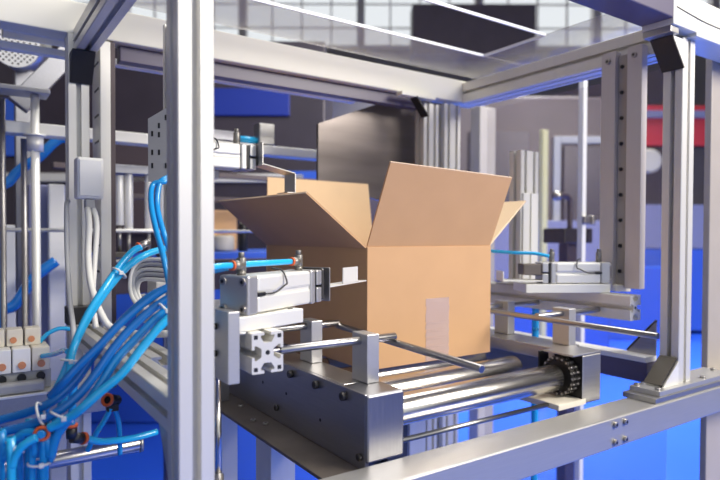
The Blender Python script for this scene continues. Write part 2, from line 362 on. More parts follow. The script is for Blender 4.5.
ch = thing('drive_chain', (1.12, .85, .99), 'black greasy roller chain on sprockets at the right end of the front rollers', 'chain')
for x in (1.111, 1.126):
    links = MB(); pins = MB(); N = 20; R = .040; cy, cz = .838, 1.036
    for k in range(N):
        a0 = 2 * math.pi * k / N; a1 = 2 * math.pi * (k + 1) / N
        p0 = V((x, cy + R * math.cos(a0), cz + R * math.sin(a0))); p1 = V((x, cy + R * math.cos(a1), cz + R * math.sin(a1)))
        sx = .0045 if k % 2 else .0030; t = (p1 - p0).normalized(); n = V((1, 0, 0)).cross(t); L = (p1 - p0).length
        for sgn in (-1, 1):
            links.prism([(-.003, -.0035), (L / 2, -.0022), (L + .003, -.0035), (L + .003, .0035), (L / 2, .0022), (-.003, .0035)], p0 + V((sgn * sx, 0, 0)), t, n, V((.0009, 0, 0)))
        pins.cyl(p0 - V((.0055, 0, 0)), p0 + V((.0055, 0, 0)), .0026, 10)
    c = build(links, 'chain_loop', 'dark_steel', ch); build(pins, 'pins', 'bolt', c)
    tooth = []
    for k in range(36):
        r = .0385 if k % 2 else .033; a = 2 * math.pi * k / 36; tooth.append((r * math.cos(a), r * math.sin(a)))
    build(MB().prism(tooth, (x - .0015, cy, cz), (0, 1, 0), (0, 0, 1), (.003, 0, 0)), 'sprocket', 'black', ch)

def rail(name, x, y0, y1, z0, z1, xs, ys, bx0, bx1, zb, label, ytop=None, bd=.048):
    o = thing(name, (x, (y0 + y1) / 2, zb), label, 'guide rail')
    build(MB().cyl((x, y0, z0), (x, y1, z1), .0065, 24, bev=.0008), 'rail_rod', 'rod', o)
    for (xa, xb, y) in xs:
        rr = .0042 if xb - xa < .04 else .0072
        build(MB().cyl((xa, y, 1.163), (xb, y, 1.163), rr, 20, bev=.0006), 'cross_rod', 'rod', o)
    for y in ys:
        build(MB().box((bx0, y - bd / 2, zb), (bx1, y + bd / 2, 1.176), .0015), 'block', 'alu_block', o)
    return o
rail('guide_rail', .666, .642, 1.07, 1.144, 1.158, ((.40, .43, .862), (.43, .666, .862), (.47, .666, 1.058)), (.862, 1.058), .587, .613, 1.0902,
     'left guide rail, a round rod on two aluminium blocks beside the box')
rail('guide_rail', 1.108, .610, 1.20, 1.158, 1.160, ((1.108, 1.345, .897), (1.108, 1.345, 1.085)), (.897, 1.085), 1.196, 1.222, 1.0885,
     'right guide rail, a round rod on two aluminium blocks behind the front roller', bd=.048)

# ============================================================ CARDBOARD BOX
bx = thing('cardboard_box', (.891, 1.255, 1.0635), 'open brown cardboard box with raised flaps standing on the rollers', 'box')
X0, X1, Y0, Y1, Z0, Z1, T = .707, 1.075, 1.01, 1.50, 1.0645, 1.325, .004
build(MB().box((X0, Y0, Z0), (X1, Y0 + T, Z1), .0008), 'front_wall', 'card', bx)
build(MB().box((X0, Y1 - T, Z0), (X1, Y1, Z1), .0008), 'back_wall', 'card_in_lit', bx)
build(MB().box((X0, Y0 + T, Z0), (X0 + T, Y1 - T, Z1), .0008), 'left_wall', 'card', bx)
build(MB().box((X1 - T, Y0 + T, Z0), (X1, Y1 - T, Z1), .0008), 'right_wall', 'card_in_lit', bx)
build(MB().box((X0 + T, Y0 + T, Z0), (X1 - T, Y1 - T, Z0 + T), .0005), 'bottom', 'card_in_lit', bx)
def flap(q, name='flap', m='card'):
    f = build(MB().slab(q, .0038), name, m, bx)
    a, b, c, d = [V(p) for p in q]; o1 = (c - b).normalized() * .0016; n = (b - a).cross(d - a).normalized() * .0002
    build(MB().slab([d + n, c + n, c + o1 + n, d + o1 + n], .0042), 'cut_edge', 'edge', f)
    return f
fl = flap([(X0 + .001, Y0 + .002, Z1), (X1 - .001, Y0 + .002, Z1), (X1 - .004, Y0 - .068, 1.484), (X0 + .003, Y0 - .075, 1.494)]); fl['label'] = 'tall front flap standing up'
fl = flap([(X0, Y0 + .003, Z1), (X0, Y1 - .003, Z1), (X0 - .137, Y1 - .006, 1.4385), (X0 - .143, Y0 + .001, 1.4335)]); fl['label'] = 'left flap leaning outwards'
fl = flap([(X0 + .003, Y1, Z1), (X1 - .002, Y1, Z1), (X1 - .015, Y1 + .012, 1.508), (X0 + .010, Y1 + .012, 1.510)], m='card_in_lit'); fl['label'] = 'rear flap standing up, pale inside painted as lit'
fl = flap([(X1, Y0 + .003, Z1), (X1, Y1 - .003, Z1), (X1 + .127, Y1 - .006, 1.432), (X1 + .127, Y0 + .001, 1.436)], m='card_in_lit'); fl['label'] = 'right flap leaning outwards'
# clear tape on the front wall
tp = MB(); n = 16; w0, w1 = .868, .938
for k in range(n):
    za = 1.0665 + k * .0088; j = random.uniform(-.0012, .0012)
    tp.slab([(w0 + j, Y0 - .0004, za), (w1 + j, Y0 - .0004, za), (w1 + j, Y0 - .0005, za + .0088), (w0 + j, Y0 - .0006 - .0010 * (k % 2) * (k < 10), za + .0088)][::-1], .0002)
build(tp, 'packing_tape', 'tape', bx)['label'] = 'wrinkled clear packing tape strip'

# ============================================================ AIR CYLINDERS
def frame_at(o, a, up=(0, 0, 1), mirror=False):
    a = V(a).normalized(); up = V(up); p = up.cross(a)
    if mirror: p = -p
    return Matrix(((a.x, p.x, up.x, o[0]), (a.y, p.y, up.y, o[1]), (a.z, p.z, up.z, o[2]), (0, 0, 0, 1)))
def cylinder(name, o, a, label, L=.165, W=.055, H=.055, mirror=False, arm=True, hoses=True):
    T_ = frame_at(o, a, mirror=mirror); R3 = T_.to_3x3()
    loc = T_ @ V((L / 2, W / 2, 0))
    r = thing(name, loc, label, 'air cylinder')
    P = lambda *c: T_ @ V(c)
    N = lambda *c: (R3 @ V(c))
    build(MB(T_).box((.024, .001, .001), (L - .024, W - .001, H / 2 - .002), .004).box((.024, .001, H / 2 + .002), (L - .024, W - .001, H - .001), .004).box((.024, .005, H / 2 - .004), (L - .024, W - .005, H / 2 + .004), 0), 'barrel', 'alu_bright', r)
    build(MB(T_).box((0, 0, 0), (.0236, W, H), .003), 'end_cap', 'alu_block', r)
    build(MB(T_).box((L - .0236, 0, 0), (L - .010, W, H), .003), 'end_cap', 'alu_block', r)
    build(MB(T_).box((L - .0098, .003, .003), (L - .004, W - .003, H - .003), .001), 'gasket', 'black', r)
    build(MB(T_).box((L - .0038, .001, .001), (L + .012, W - .001, H / 2 - .002), .002).box((L - .0038, .001, H / 2 + .002), (L + .012, W - .001, H - .001), .002), 'front_plate', 'alu_block', r)
    for y in (.009, W - .009):
        for z in (.009, H - .009): bolt(P(0, y, z), N(-1, 0, 0), .0062, r, 'bolt', .004)
    # port fittings on top, with orange release rings
    for s_, x in ((1, .018), (1, L - .022)):
        f = build(MB(T_).cyl((x, W / 2, H), (x, W / 2, H + .006), .0075, 6).cyl((x, W / 2, H + .006), (x, W / 2, H + .026), .0072, 20, bev=.001).cyl((x, W / 2, H + .026), (x, W / 2, H + .034), .0048, 12, bev=.001), 'port_fitting', 'port', r)
        if hoses:
            build(MB(T_).cyl((x, W / 2, H + .015), (x - .020, W / 2, H + .015), .0072, 20), 'elbow', 'port', f)
            build(MB(T_).cyl((x - .020, W / 2, H + .015), (x - .0235, W / 2, H + .015), .0076, 20), 'release_ring', 'orange', f)
    # sensor and its cable
    build(MB(T_).box((.022, -.002, H / 2 - .003), (.040, .001, H / 2 + .003), .001), 'sensor', 'black', r)
    build(MB(T_).tube([(.040, -.001, H / 2), (.062, -.004, H / 2 + .001), (.082, -.006, H / 2 + .010), (.090, -.005, H * .75), (.086, .002, H + .004), (.074, .014, H + .008)], .0014, 8), 'sensor_cable', 'black', r)
    build(MB(T_).cyl((L + .012, W / 2, H / 2), (L + .028, W / 2, H / 2), .008, 16), 'piston_rod', 'rod', r)
    return r, T_
c1, T1 = cylinder('air_cylinder', (.3485, .80, 1.2315), (.887, .462, 0), 'silver square air cylinder with four end bolts, left of the cardboard box', L=.192, H=.058)
L = .192
h = MB(T1)
h.box((L + .0125, .000, .004), (L + .020, .052, .060), .006); build(h, 'pusher_block', 'dark_steel', c1)
build(MB(T1).box((L + .032, -.003, .000), (L + .0345, .055, .060), .001), 'pusher_plate', 'steel', c1)
build(MB(T1).slab([(L + .035, .000, .026), (L + .035, .030, .026), (L + .172, .026, .028), (L + .180, .000, .028)][::-1], .0022).slab([(L + .086, .0, .027), (L + .143, .0, .028), (L + .143, .0, .057), (L + .086, .0, .057)], .0022), 'pusher_arm', 'alu_bright', c1)['label'] = 'thin bright arm with an upturned tab'
L = .165
c2, T2 = cylinder('air_cylinder', (1.378, .885, 1.2275), (-.862, .507, 0), 'white air cylinder right of the box, on the right slotted bar', mirror=True, hoses=False)
build(MB(T2).box((L + .0125, .004, .022), (L + .060, .050, .050), .002), 'pusher_block', M['terracotta'] if False else 'flange', c2)
build(MB(T2).box((L + .0125, -.004, .006), (L + .115, .056, .009), .001).box((L + .113, -.004, .0092), (L + .116, .056, .032), .001), 'pusher_arm', 'alu_bright', c2)

# brackets under them
o = thing('cylinder_mount', (.40, .84, 1.2085), 'thick pale mounting plate between the left air cylinder and the slotted bar', 'plate')
Tm = frame_at((.3295, .795, 1.2085), (.95, .31, 0))
build(MB(Tm).box((0, 0, 0), (.138, .075, .0225), .0015), 'plate', 'alu_bright', o)
for x in (.03, .12): build(MB(Tm).cyl((x, .012, .0226), (x, .012, .0238), .004, 12), 'screw', 'dark_steel', o)
o = thing('slotted_bar', (.372, 1.0, 1.155), 'cut end of a slotted aluminium bar pointing at the viewer, under the left air cylinder', 'bar')
build(profile(MB(), 'Y', .3725, 1.1780, .785, 1.45, .050, .060), 'bar', 'alu', o)
hh = MB().cyl((.3725, .7846, 1.178), (.3725, .790, 1.178), .0036, 14)
for sx in (-1, 1):
    for sz in (-1, 1): hh.box((.3725 + sx * .0188 - .003, .7846, 1.178 + sz * .0235 - .003), (.3725 + sx * .0188 + .003, .790, 1.178 + sz * .0235 + .003), 0)
build(hh, 'bores', 'black', o)
o = thing('slotted_bar', (1.365, 1.0, 1.145), 'cut end of a slotted aluminium bar right of the box, under the white air cylinder', 'bar')
build(profile(MB(), 'Y', 1.376, 1.173, .815, 1.50, .045, .062), 'bar', 'alu', o)
build(MB().cyl((1.376, .8146, 1.173), (1.376, .820, 1.173), .0036, 14), 'bore', 'black', o)
o = thing('cylinder_mount', (1.30, .95, 1.2045), 'stepped pale mounting plate under the white air cylinder on the right', 'plate')
Tn = frame_at((1.41, .862, 1.2045), (-.862, .507, 0), mirror=True)
build(MB(Tn).box((.04, .0, 0), (.26, .10, .0225), .0015), 'plate', 'alu_bright', o)
build(MB(Tn).box((-.03, .03, 0), (.012, .10, .0175), .0015), 'step', 'cream', o)
o = thing('support_bracket', (.3225, .83, 1.14), 'upright aluminium bracket beside the foreground post, holding the slotted bar', 'bracket')
build(MB().box((.3135, .79, 1.137), (.3315, .862, 1.2405), .0015), 'bracket_plate', 'alu_block', o)
bolt((.3135, .835, 1.175), (-1, 0, 0), .005, o, 'black')
bolt((.3135, .835, 1.215), (-1, 0, 0), .005, o, 'black')
build(MB().box((.3315, .80, 1.205), (.3455, .855, 1.2082), .001), 'clamp_tongue', 'alu_block', o)
o = thing('bar_carrier', (.33, 1.2, .96), 'vertical plate standing on the left flange and holding the slotted bar', 'plate')
build(MB().box((.395, 1.30, .964), (.52, 1.312, 1.20), .001), 'carrier_plate', 'steel_plate', o)

# upper cylinder with perforated side plate
o = thing('perforated_plate', (.31, 1.12, 1.449), 'light grey plate with small dark holes, upper left behind the foreground post', 'plate')
Tp = frame_at((.297, 1.145, 1.449), (.80, -.60, 0))
build(MB(Tp).prism([(0, 0), (.10, 0), (.10, .150), (.035, .138), (0, .118)], (0, 0, 0), (1, 0, 0), (0, 0, 1), (0, .006, 0)), 'plate', 'alu_block', o)
for x, z in ((.008, .09), (.008, .055), (.021, .088), (.021, .055), (.034, .12), (.034, .03), (.008, .03), (.021, .105)):
    build(MB(Tp).box((x - .002, -.0006, z - .005), (x + .002, .001, z + .005), 0), 'hole', 'black', o)
c3, T3 = cylinder('air_cylinder', (.352, 1.165, 1.487), (1, .02, 0), 'upper air cylinder partly behind the foreground post, above the box flap', hoses=False)
L3 = .165
z = MB()
z.slab([(.531, 1.145, 1.545), (.531, 1.195, 1.545), (.531, 1.195, 1.497), (.531, 1.145, 1.497)], .002)
z.slab([(.531, 1.145, 1.499), (.531, 1.195, 1.499), (.603, 1.185, 1.482), (.603, 1.135, 1.482)], .002)
z.slab([(.603, 1.135, 1.482), (.603, 1.185, 1.482), (.603, 1.185, 1.440), (.603, 1.135, 1.440)], .002)
z.slab([(.603, 1.135, 1.442), (.603, 1.185, 1.442), (.585, 1.185, 1.442), (.585, 1.135, 1.442)], .002)
build(z, 'folded_arm', 'steel', c3)['label'] = 'folded sheet metal arm'
tag(build(profile(MB(), 'Z', .392, 1.28, 1.03, 1.800), 'inner_post', 'alu'), 'slotted post hidden behind the foreground post, carrying the upper air cylinder', 'post')
tag(build(MB().box((.37, 1.200, 1.455), (.415, 1.256, 1.486), .001), 'cylinder_shelf', 'alu_block'), 'small shelf carrying the upper air cylinder', 'bracket')

# rear right double post
o = thing('aluminium_post', (1.399, 1.185, 1.209), 'short double slotted post right of the box, its lower half pale', 'post')
build(profile(MB(), 'Z', 1.399, 1.185, 1.2092, 1.600, .078, .045, (-.019, .019), (0.,)), 'post_profile', 'alu', o)
build(MB().box((1.366, 1.1570, 1.207), (1.392, 1.1620, 1.475), .001).box((1.402, 1.1570, 1.207), (1.432, 1.1620, 1.475), .001), 'pale_strips', 'alu_bright', o)  # paler strips over the lower part of the post
tag(build(MB().box((1.34, 1.14, 1.2042), (1.45, 1.24, 1.209), .001), 'support_plate', 'steel'), 'small base plate under the short double post', 'plate')

# ============================================================ LEGS UNDER THE CONVEYOR
tag(build(MB().box((.470, 1.24, .012), (.515, 1.30, .957), .002), 'leg_post', 'alu'), 'aluminium leg under the left flange, further back', 'leg')
tag(build(MB().box((.4905, 1.02, .012), (.5435, 1.09, .957), .002), 'leg_post', 'alu'), 'wide aluminium leg under the left flange, nearest the front beam', 'leg')
tag(build(MB().box((1.06, 1.3, .012), (1.12, 1.36, 1.0), .002), 'leg_post', 'alu'), 'aluminium leg seen between the rollers and the front beam', 'leg')
o = thing('hose_guard_rod', (.47, 1.25, .7), 'thin bright rod hanging down beside the foreground post below the flange', 'rod')
build(MB().cyl((.375, .995, 1.12), (.352, .93, .955), .0062, 16), 'rod', 'chrome', o)
build(MB().cyl((.352, .93, .955), (.345, .91, .90), .009, 16).cyl((.345, .91, .90), (.345, .91, .012), .005, 12), 'rod_sleeve', 'bolt', o)
tag(build(MB().box((.62, 1.5, .90), (1.16, 1.54, .957), .002), 'rear_cross_beam', 'steel_plate'), 'rear cross beam of the conveyor frame seen under the rollers', 'beam')
o = thing('drive_motor', (.72, 1.1, .80), 'dark drive motor block hanging below the rollers', 'motor')
build(MB().cyl((.66, 1.12, .86), (.80, 1.12, .86), .05, 32, bev=.006), 'motor_body', 'black', o)
build(MB().box((.80, 1.06, .80), (.86, 1.18, .92), .004), 'gear_housing', 'dark_steel', o)
build(MB().box((.70, 1.07, .91), (.76, 1.17, .93), .004), 'terminal_box', 'black', o)
build(MB().box((.68, 1.08, .001), (.78, 1.16, .812), .004), 'motor_stand', 'steel_plate', o)

# ============================================================ HOSES AND CABLES
def hose(name, pts, r, m, label, cat='hose', seg=12):
    return tag(build(MB().tube(pts, r, seg), name, m), label, cat)
A1 = [[.251,1.014,1.329],[.236,1.012,1.321],[.215,1.002,1.299],[.188,.984,1.266],[.163,.975,1.228],[.142,.964,1.185],[.13,.96,1.152],[.115,.957,1.12],[.1,.954,1.093],[.088,.961,1.053],[.08,.965,.995],[.075,.965,.012]]
A2 = [[.294,1.009,1.327],[.263,1.006,1.319],[.236,1,1.305],[.21,.993,1.282],[.182,.987,1.247],[.158,.978,1.211],[.1385,.957,1.176],[.130,.937,1.14],[.120,.93,1.107],[.104,.926,1.06],[.092,.933,.997],[.088,.93,.012]]
B1 = [[.261,.885,1.272],[.233,.892,1.258],[.204,.899,1.232],[.177,.904,1.202],[.156,.906,1.174],[.134,.908,1.142],[.106,.914,1.117],[.075,.935,1.101],[.035,.962,1.087],[-.06,.99,1.06]]
B2 = [[.258,.865,1.26],[.23,.869,1.242],[.202,.875,1.216],[.178,.879,1.187],[.158,.88,1.158],[.134,.883,1.128],[.107,.889,1.107],[.076,.91,1.090],[.034,.939,1.076],[-.05,.97,1.045]]
B3 = [[.262,.868,1.247],[.236,.869,1.229],[.211,.874,1.203],[.184,.878,1.174],[.166,.878,1.147],[.143,.878,1.116],[.121,.882,1.096],[.108,.888,1.075],[.101,.892,1.045],[.093,.896,1.0],[.09,.9,.012]]
B4 = [[.262,.848,1.241],[.236,.846,1.221],[.211,.85,1.191],[.185,.853,1.158],[.159,.858,1.136],[.135,.862,1.115],[.115,.873,1.099],[.099,.883,1.090]]
C1 = [[.312,1.05,1.470],[.289,1.0,1.44],[.268,1.004,1.432],[.260,.985,1.398],[.261,.96,1.357],[.264,.933,1.318],[.272,.907,1.25],[.29,.89,1.20]]
C2 = [[.322,1.055,1.478],[.297,1.01,1.449],[.279,1.001,1.436],[.2715,.992,1.398],[.2725,.967,1.36],[.276,.94,1.325],[.284,.916,1.264],[.30,.90,1.21]]
RB = .0056
hose('air_hose', A1, RB, 'tube_light', 'light blue hose arching from the small orange fitting, left one of the upper tied pair')
hose('air_hose', A2, RB, 'tube_light', 'light blue hose from behind the foreground post, right one of the upper tied pair')
hose('air_hose', B1, .0063, 'tube_dark', 'deep blue hose, uppermost of the thick diagonal bundle')
hose('air_hose', B2, .0063, 'tube_dark', 'deep blue hose second from the top in the thick diagonal bundle')
hose('air_hose', B3, .0063, 'tube', 'blue hose turning straight down under the orange fitting in the diagonal bundle')
hose('air_hose', B4, .0063, 'tube_light', 'brighter blue hose lowest in the diagonal bundle, ending at the orange fitting')
hose('air_hose', C1, .0046, 'tube', 'blue hose dropping from the perforated plate beside the foreground post, left of two')
hose('air_hose', C2, .0046, 'tube', 'blue hose dropping from the perforated plate beside the foreground post, right of two')
hose('air_hose', [[.104,.915,1.02+.105],[.118,.90,1.145],[.138,.895,1.168],[.160,.89,1.19],[.190,.885,1.222],[.225,.88,1.252],[.262,.878,1.276]], .0056, 'tube_dark', 'blue hose tucked between the strands of the thick diagonal bundle')
hose('air_hose', [[.085,.895,1.083],[.072,.905,1.082],[.058,.912,1.070],[.049,.916,1.049],[.044,.918,1.003],[.044,.918,.012]], RB, 'tube', 'blue hose curling down at the far left, outer loop')
hose('air_hose', [[.083,.876,1.082],[.068,.881,1.073],[.059,.887,1.058],[.0555,.890,1.040],[.055,.890,1.0],[.056,.89,.012]], RB, 'tube_light', 'blue hose curling down at the far left, inner loop')
hose('air_hose', [[.082,.899,1.073],[.083,.902,1.05],[.080,.904,1.0],[.079,.904,.012]], .0050, 'tube', 'short blue hose hanging straight down from the round orange fitting')
hose('air_hose', [[.070,.935,1.08],[.0685,.936,1.047],[.067,.935,.994],[.067,.935,.012]], RB, 'tube', 'blue hose hanging left of the round orange fitting')
hose('air_hose', [[.157,.974,1.039],[.178,.984,1.027],[.202,1.004,1.017],[.24,1.02,1.01],[.28,1.03,1.01]], RB, 'tube_light', 'blue hose leaving the elbow fitting to the right above the steel tube')
hose('air_hose', [[.201,1.006,1.070],[.193,1.011,1.051],[.183,1.017,1.033],[.17,1.03,1.0]], .0042, 'tube_light', 'short blue hose below the red fitting, leaning left')
hose('air_hose', [[.208,1.014,1.066],[.215,1.020,1.044],[.219,1.029,1.018],[.222,1.04,.98]], .0042, 'tube', 'short blue hose below the red fitting, leaning right')
hose('air_hose', [[.150,.975,1.150],[.140,.966,1.115],[.1385,.965,1.09],[.137,.965,1.065]], RB, 'tube', 'short blue hose dropping into the top of the elbow fitting')
hose('air_hose', [[.147,1.425,1.088],[.165,1.38,1.098],[.172,1.30,1.118],[.168,1.214,1.130]], .0052, 'tube_light', 'light blue hose out of the valve block end, lower one')
hose('air_hose', [[.147,1.467,1.112],[.162,1.46,1.130],[.185,1.455,1.140],[.208,1.45,1.137]], .0046, 'tube_light', 'light blue hose arching from the upper row of the valve block')
hose('air_hose', [T1 @ V((-.075, .034, .068)), T1 @ V((-.035, .029, .0725)), T1 @ V((-.0045, .0275, .073))], .0050, 'tube_light', 'blue hose plugged into the near port of the left air cylinder')
hose('air_hose', [T1 @ V((-.075, .052, .060)), T1 @ V((-.02, .048, .066)), T1 @ V((.04, .043, .072)), T1 @ V((.10, .031, .073)), T1 @ V((.1475, .0275, .073))], .0050, 'tube_light', 'blue hose running along the top of the left air cylinder to its far port')
hose('air_hose', [[1.232,.960,1.298],[1.210,.99,1.305],[1.18,1.03,1.306],[1.15,1.10,1.31]], .0045, 'tube_light', 'blue hose at the far port of the white air cylinder')
hose('air_hose', [[1.372,1.115,1.140],[1.372,1.115,1.08],[1.372,1.115,.98],[1.372,1.115,.012]], .010, 'tube_light', 'thick blue hose standing between the right rail blocks')

def tie(c, axis, R, label):
    o = build(MB().torus(c, axis, R, .0016).box(V(c) + V((-.003, -R - .004, -.002)), V(c) + V((.003, -R, .004)), .0008), 'cable_tie', 'white_plastic')
    return tag(o, label, 'cable tie')
tie((.2125, .996, 1.288), (.6, .15, .7), .0125, 'white cable tie around the upper hose pair, near its arch')
tie((.1345, .957, 1.163), (.25, .2, 1), .0115, 'white cable tie around the upper hose pair, beside the valve block')
tie((.092, .905, 1.104), (1, -.3, .35), .0165, 'white cable tie around hoses left of the round orange fitting')
tie((.114, .882, 1.103), (.5, .1, .8), .0150, 'white cable tie around the bundle above the round orange fitting')
tie((.089, .900, 1.040), (0, 0, 1), .0145, 'white cable tie around the hanging hoses below the orange fitting')
tie((.060, .900, 1.067), (.7, .2, .8), .0125, 'white cable tie on the hoses curling down at far left')
tie((.246, .862, 1.240), (.8, 0, .6), .0125, 'white cable tie around the thick bundle next to the foreground post')

def fitting(loc, axis, label, r=.0085, body='black'):
    loc = V(loc); ax = V(axis).normalized()
    o = thing('hose_fitting', loc, label, 'fitting')
    build(MB().cyl(loc - ax * .012, loc + ax * .006, r * .9, 20), 'body', body, o)
    build(MB().torus(loc + ax * .007, ax, r * .86, .0024), 'release_ring', 'orange', o)
    build(MB().cyl(loc + ax * .0061, loc + ax * .012, r * .58, 20, bev=.001), 'hose_stub', 'tube', o)
    return o
fitting((.093, .893, 1.083), (-.4, -1, 0), 'round orange ringed fitting facing the viewer in the hose bundle', .0098)
f = fitting((.108, .905, 1.078), (.9, -.6, 0), 'black and orange fitting just right of the round orange one', .008)
f = thing('hose_fitting', (.138, .965, 1.05), 'dark elbow fitting with orange rings above the steel tube', 'fitting')
build(MB().cyl((.1375, .965, 1.062), (.138, .965, 1.046), .008, 20).cyl((.138, .965, 1.046), (.153, .971, 1.040), .008, 20), 'body', 'dark_steel', f)
build(MB().cyl((.1375, .965, 1.062), (.1375, .965, 1.066), .0092, 20).cyl((.153, .971, 1.040), (.157, .9735, 1.039), .0092, 20), 'release_ring', 'orange', f)
f = thing('hose_fitting', (.204, 1.010, 1.07), 'red ringed black fitting under the lower left slotted beam', 'fitting')
build(MB().cyl((.196, 1.000, 1.086), (.212, 1.016, 1.078), .009, 20).box((.195, 1.003, 1.064), (.213, 1.018, 1.078), .002), 'body', 'black', f)
build(MB().torus((.194, .9965, 1.0865), (-.7, -.7, .3), .0085, .0026), 'release_ring', 'orange', f)
fitting((.255, 1.02, 1.332), (-.9, -.2, -.4), 'small orange fitting at the start of the upper hose pair', .0068, 'bolt')

G1 = [[.228,1.362,1.404],[.226,1.335,1.368],[.218,1.30,1.308],[.211,1.23,1.253],[.218,1.179,1.205],[.236,1.166,1.175],[.266,1.121,1.168],[.31,1.055,1.173]]
G2 = [[.240,1.365,1.404],[.243,1.345,1.369],[.232,1.31,1.294],[.221,1.27,1.222],[.223,1.25,1.165]]
G3 = [[.196,1.40,1.42],[.190,1.38,1.405],[.186,1.349,1.317],[.179,1.266,1.221],[.176,1.207,1.171],[.174,1.207,1.10],[.172,1.207,1.0]]
hose('cable', G1, .0065, 'cable_white', 'thick white cable curving from the junction box down to the lower beam', 'cable')
hose('cable', G2, .0055, 'cable_white', 'white cable hanging straight beneath the junction box', 'cable')
hose('cable', G3, .0050, 'cable_grey', 'grey cable hanging left of the rear left post', 'cable')
o = thing('cable_loom', (.29, 1.15, 1.19), 'loom of grey cables looping behind the blue hoses next to the foreground post', 'cable loom')
for k in range(5):
    d = .010 * k
    build(MB().tube([(.338, 1.16 - d * .4, 1.300 - d), (.302, 1.215 - d * .3, 1.297 - d * .9), (.284 + d * .3, 1.225, 1.268 - d * .7), (.285 + d * .5, 1.22, 1.225 - d * .3), (.305 + d * .5, 1.19, 1.200 - d * .2), (.342 + d * .2, 1.15, 1.192 - d * .2)], .0042, 10), 'cable', 'cable_grey' if k % 2 else 'cable_white', o)
o = thing('sensor_block', (.30, 1.2, 1.147), 'grey machine block with slots behind the hoses, beside the foreground post', 'block')
build(MB().box((.325, 1.20, 1.215), (.345, 1.265, 1.255), .003).box((.318, 1.20, 1.147), (.372, 1.262, 1.21), .003), 'housing', 'grey_plastic', o)

# valve block
vb = thing('valve_block', (.06, 1.46, 1.0165), 'pneumatic valve block with cream modules and terracotta buttons at the left edge', 'valve block')
build(MB().box((-.12, 1.435, 1.017), (.165, 1.50, 1.058), .002), 'base', 'grey_plastic', vb)
build(MB().box((.06, 1.405, 1.017), (.150, 1.434, 1.040), .006), 'connector', 'grey_plastic', vb)
for k in range(7):
    x = .128 - k * .036
    m_ = build(MB().box((x, 1.425, 1.058), (x + .0335, 1.50, 1.108), .002), 'valve_module', 'cream' if k == 0 else 'white_plastic', vb)
    build(MB().cyl((x + .017, 1.4245, 1.073), (x + .017, 1.420, 1.073), .0075, 16), 'button', 'terracotta', m_)
    build(MB().cyl((x + .017, 1.4345, 1.045), (x + .017, 1.429, 1.045), .0085, 20), 'port_plug', 'black', vb)
for k in range(6):
    x = .118 - k * .034
    m_ = build(MB().box((x, 1.460, 1.1085), (x + .030, 1.50, 1.145), .002), 'upper_module', 'cream', vb)
    build(MB().cyl((x + .012, 1.4595, 1.122), (x + .012, 1.456, 1.122), .0065, 14), 'button', 'terracotta', m_)

# ============================================================ SECOND MACHINE BEHIND, LEFT
tag(build(MB().box((-.4, 1.62, 1.785), (1.085, 1.645, 1.803), .002), 'white_rail', 'white_plastic'), 'thin white rail just below the cream rear beam', 'rail')
tag(build(MB().box((-.4, 1.9, 1.63), (1.25, 1.96, 1.664), .003), 'white_rail', 'alu_bright'), 'pale horizontal rail crossing behind at the height of the upper air cylinder', 'rail')
tag(build(MB().cyl((.10, 2.1, 1.362), (1.0, 2.1, 1.362), .006, 12), 'white_rod', 'alu_bright'), 'thin bright horizontal rod behind the junction box cables', 'rod')
tag(build(MB().box((.09, 1.60, 1.82), (.32, 1.66, 1.855), .003), 'white_bar', 'alu_bright'), 'short white bar under the cream beam near the perforated drum', 'bar')
o = thing('perforated_drum', (.14, 2.3, 1.86), 'white perforated round drum at the top left behind the frame', 'drum')
D0 = V((.165, 2.3, 1.985)); ax = V((-.25, -.95, -.18)).normalized()
build(MB().cyl(D0, D0 - ax * .20, .075, 48, r2=.085), 'drum_body', 'steel', o)
build(MB().cyl(D0, D0 + ax * .004, .073, 48), 'drum_face', 'white_plastic', o)
u = ax.orthogonal().normalized(); w = ax.cross(u); hh = MB()
for i in range(-5, 6):
    for j in range(-5, 6):
        if i * i + j * j < 27: hh.cyl(D0 + ax * .004 + u * i * .0125 + w * j * .0125, D0 + ax * .0048 + u * i * .0125 + w * j * .0125, .0034, 8)
build(hh, 'holes', 'black', o)
build(MB().box((.17, 2.40, .001), (.23, 2.46, 1.93), .003), 'drum_stand', 'steel_plate', o)
def stand_rod(x, y, z0, z1, r, label, m='rod', collar=None):
    o = thing('support_rod', (x, y, z0), label, 'rod')
    build(MB().cyl((x, y, z0), (x, y, z1), r, 20), 'rod', m, o)
    if collar: build(MB().cyl((x, y, collar - .02), (x, y, collar + .02), r * 1.9, 20).cyl((x, y, collar + .02), (x, y, collar + .026), r * 2.5, 20), 'collar', 'alu_bright', o)
stand_rod(.180, 1.87, .03, 1.735, .011, 'bright vertical rod with a collar, left of the rear post', 'alu_bright', 1.60)
stand_rod(.157, 1.93, .03, 1.62, .008, 'thin dark vertical rod just left of the collared rod', 'bolt')
stand_rod(.103, 1.90, .03, 1.72, .008, 'vertical rod at the very left edge behind the valve block', 'bolt')
tag(build(MB().box((-.1, 1.84, 1.737), (.215, 1.93, 1.750), .002), 'grey_shelf', 'grey_plastic'), 'grey shelf bar resting on the rods at upper left', 'shelf')
o = thing('diagonal_brace', (.295, 2.015, .001), 'grey diagonal brace between the perforated drum and the rear left post', 'brace')
build(MB().box((.20, 1.995, 1.70), (.26, 2.035, 1.965), .003, Matrix.Rotation(math.radians(38), 3, 'Y')), 'strut', 'steel_plate', o)
build(MB().box((.285, 2.0, .001), (.305, 2.03, 1.93), .002), 'stand', 'steel_plate', o)
for zz, yy, lab in ((1.72, 2.5, 'upper'), (1.60, 2.5, 'middle'), (1.50, 2.6, 'lower')):
    tag(build(MB().box((.30, yy, zz), (1.6, yy + .04, zz + .022), .002), 'machine_rail', 'cabinet_brown'), lab + ' of three dim brown rails in the shadows behind the foreground post', 'rail')
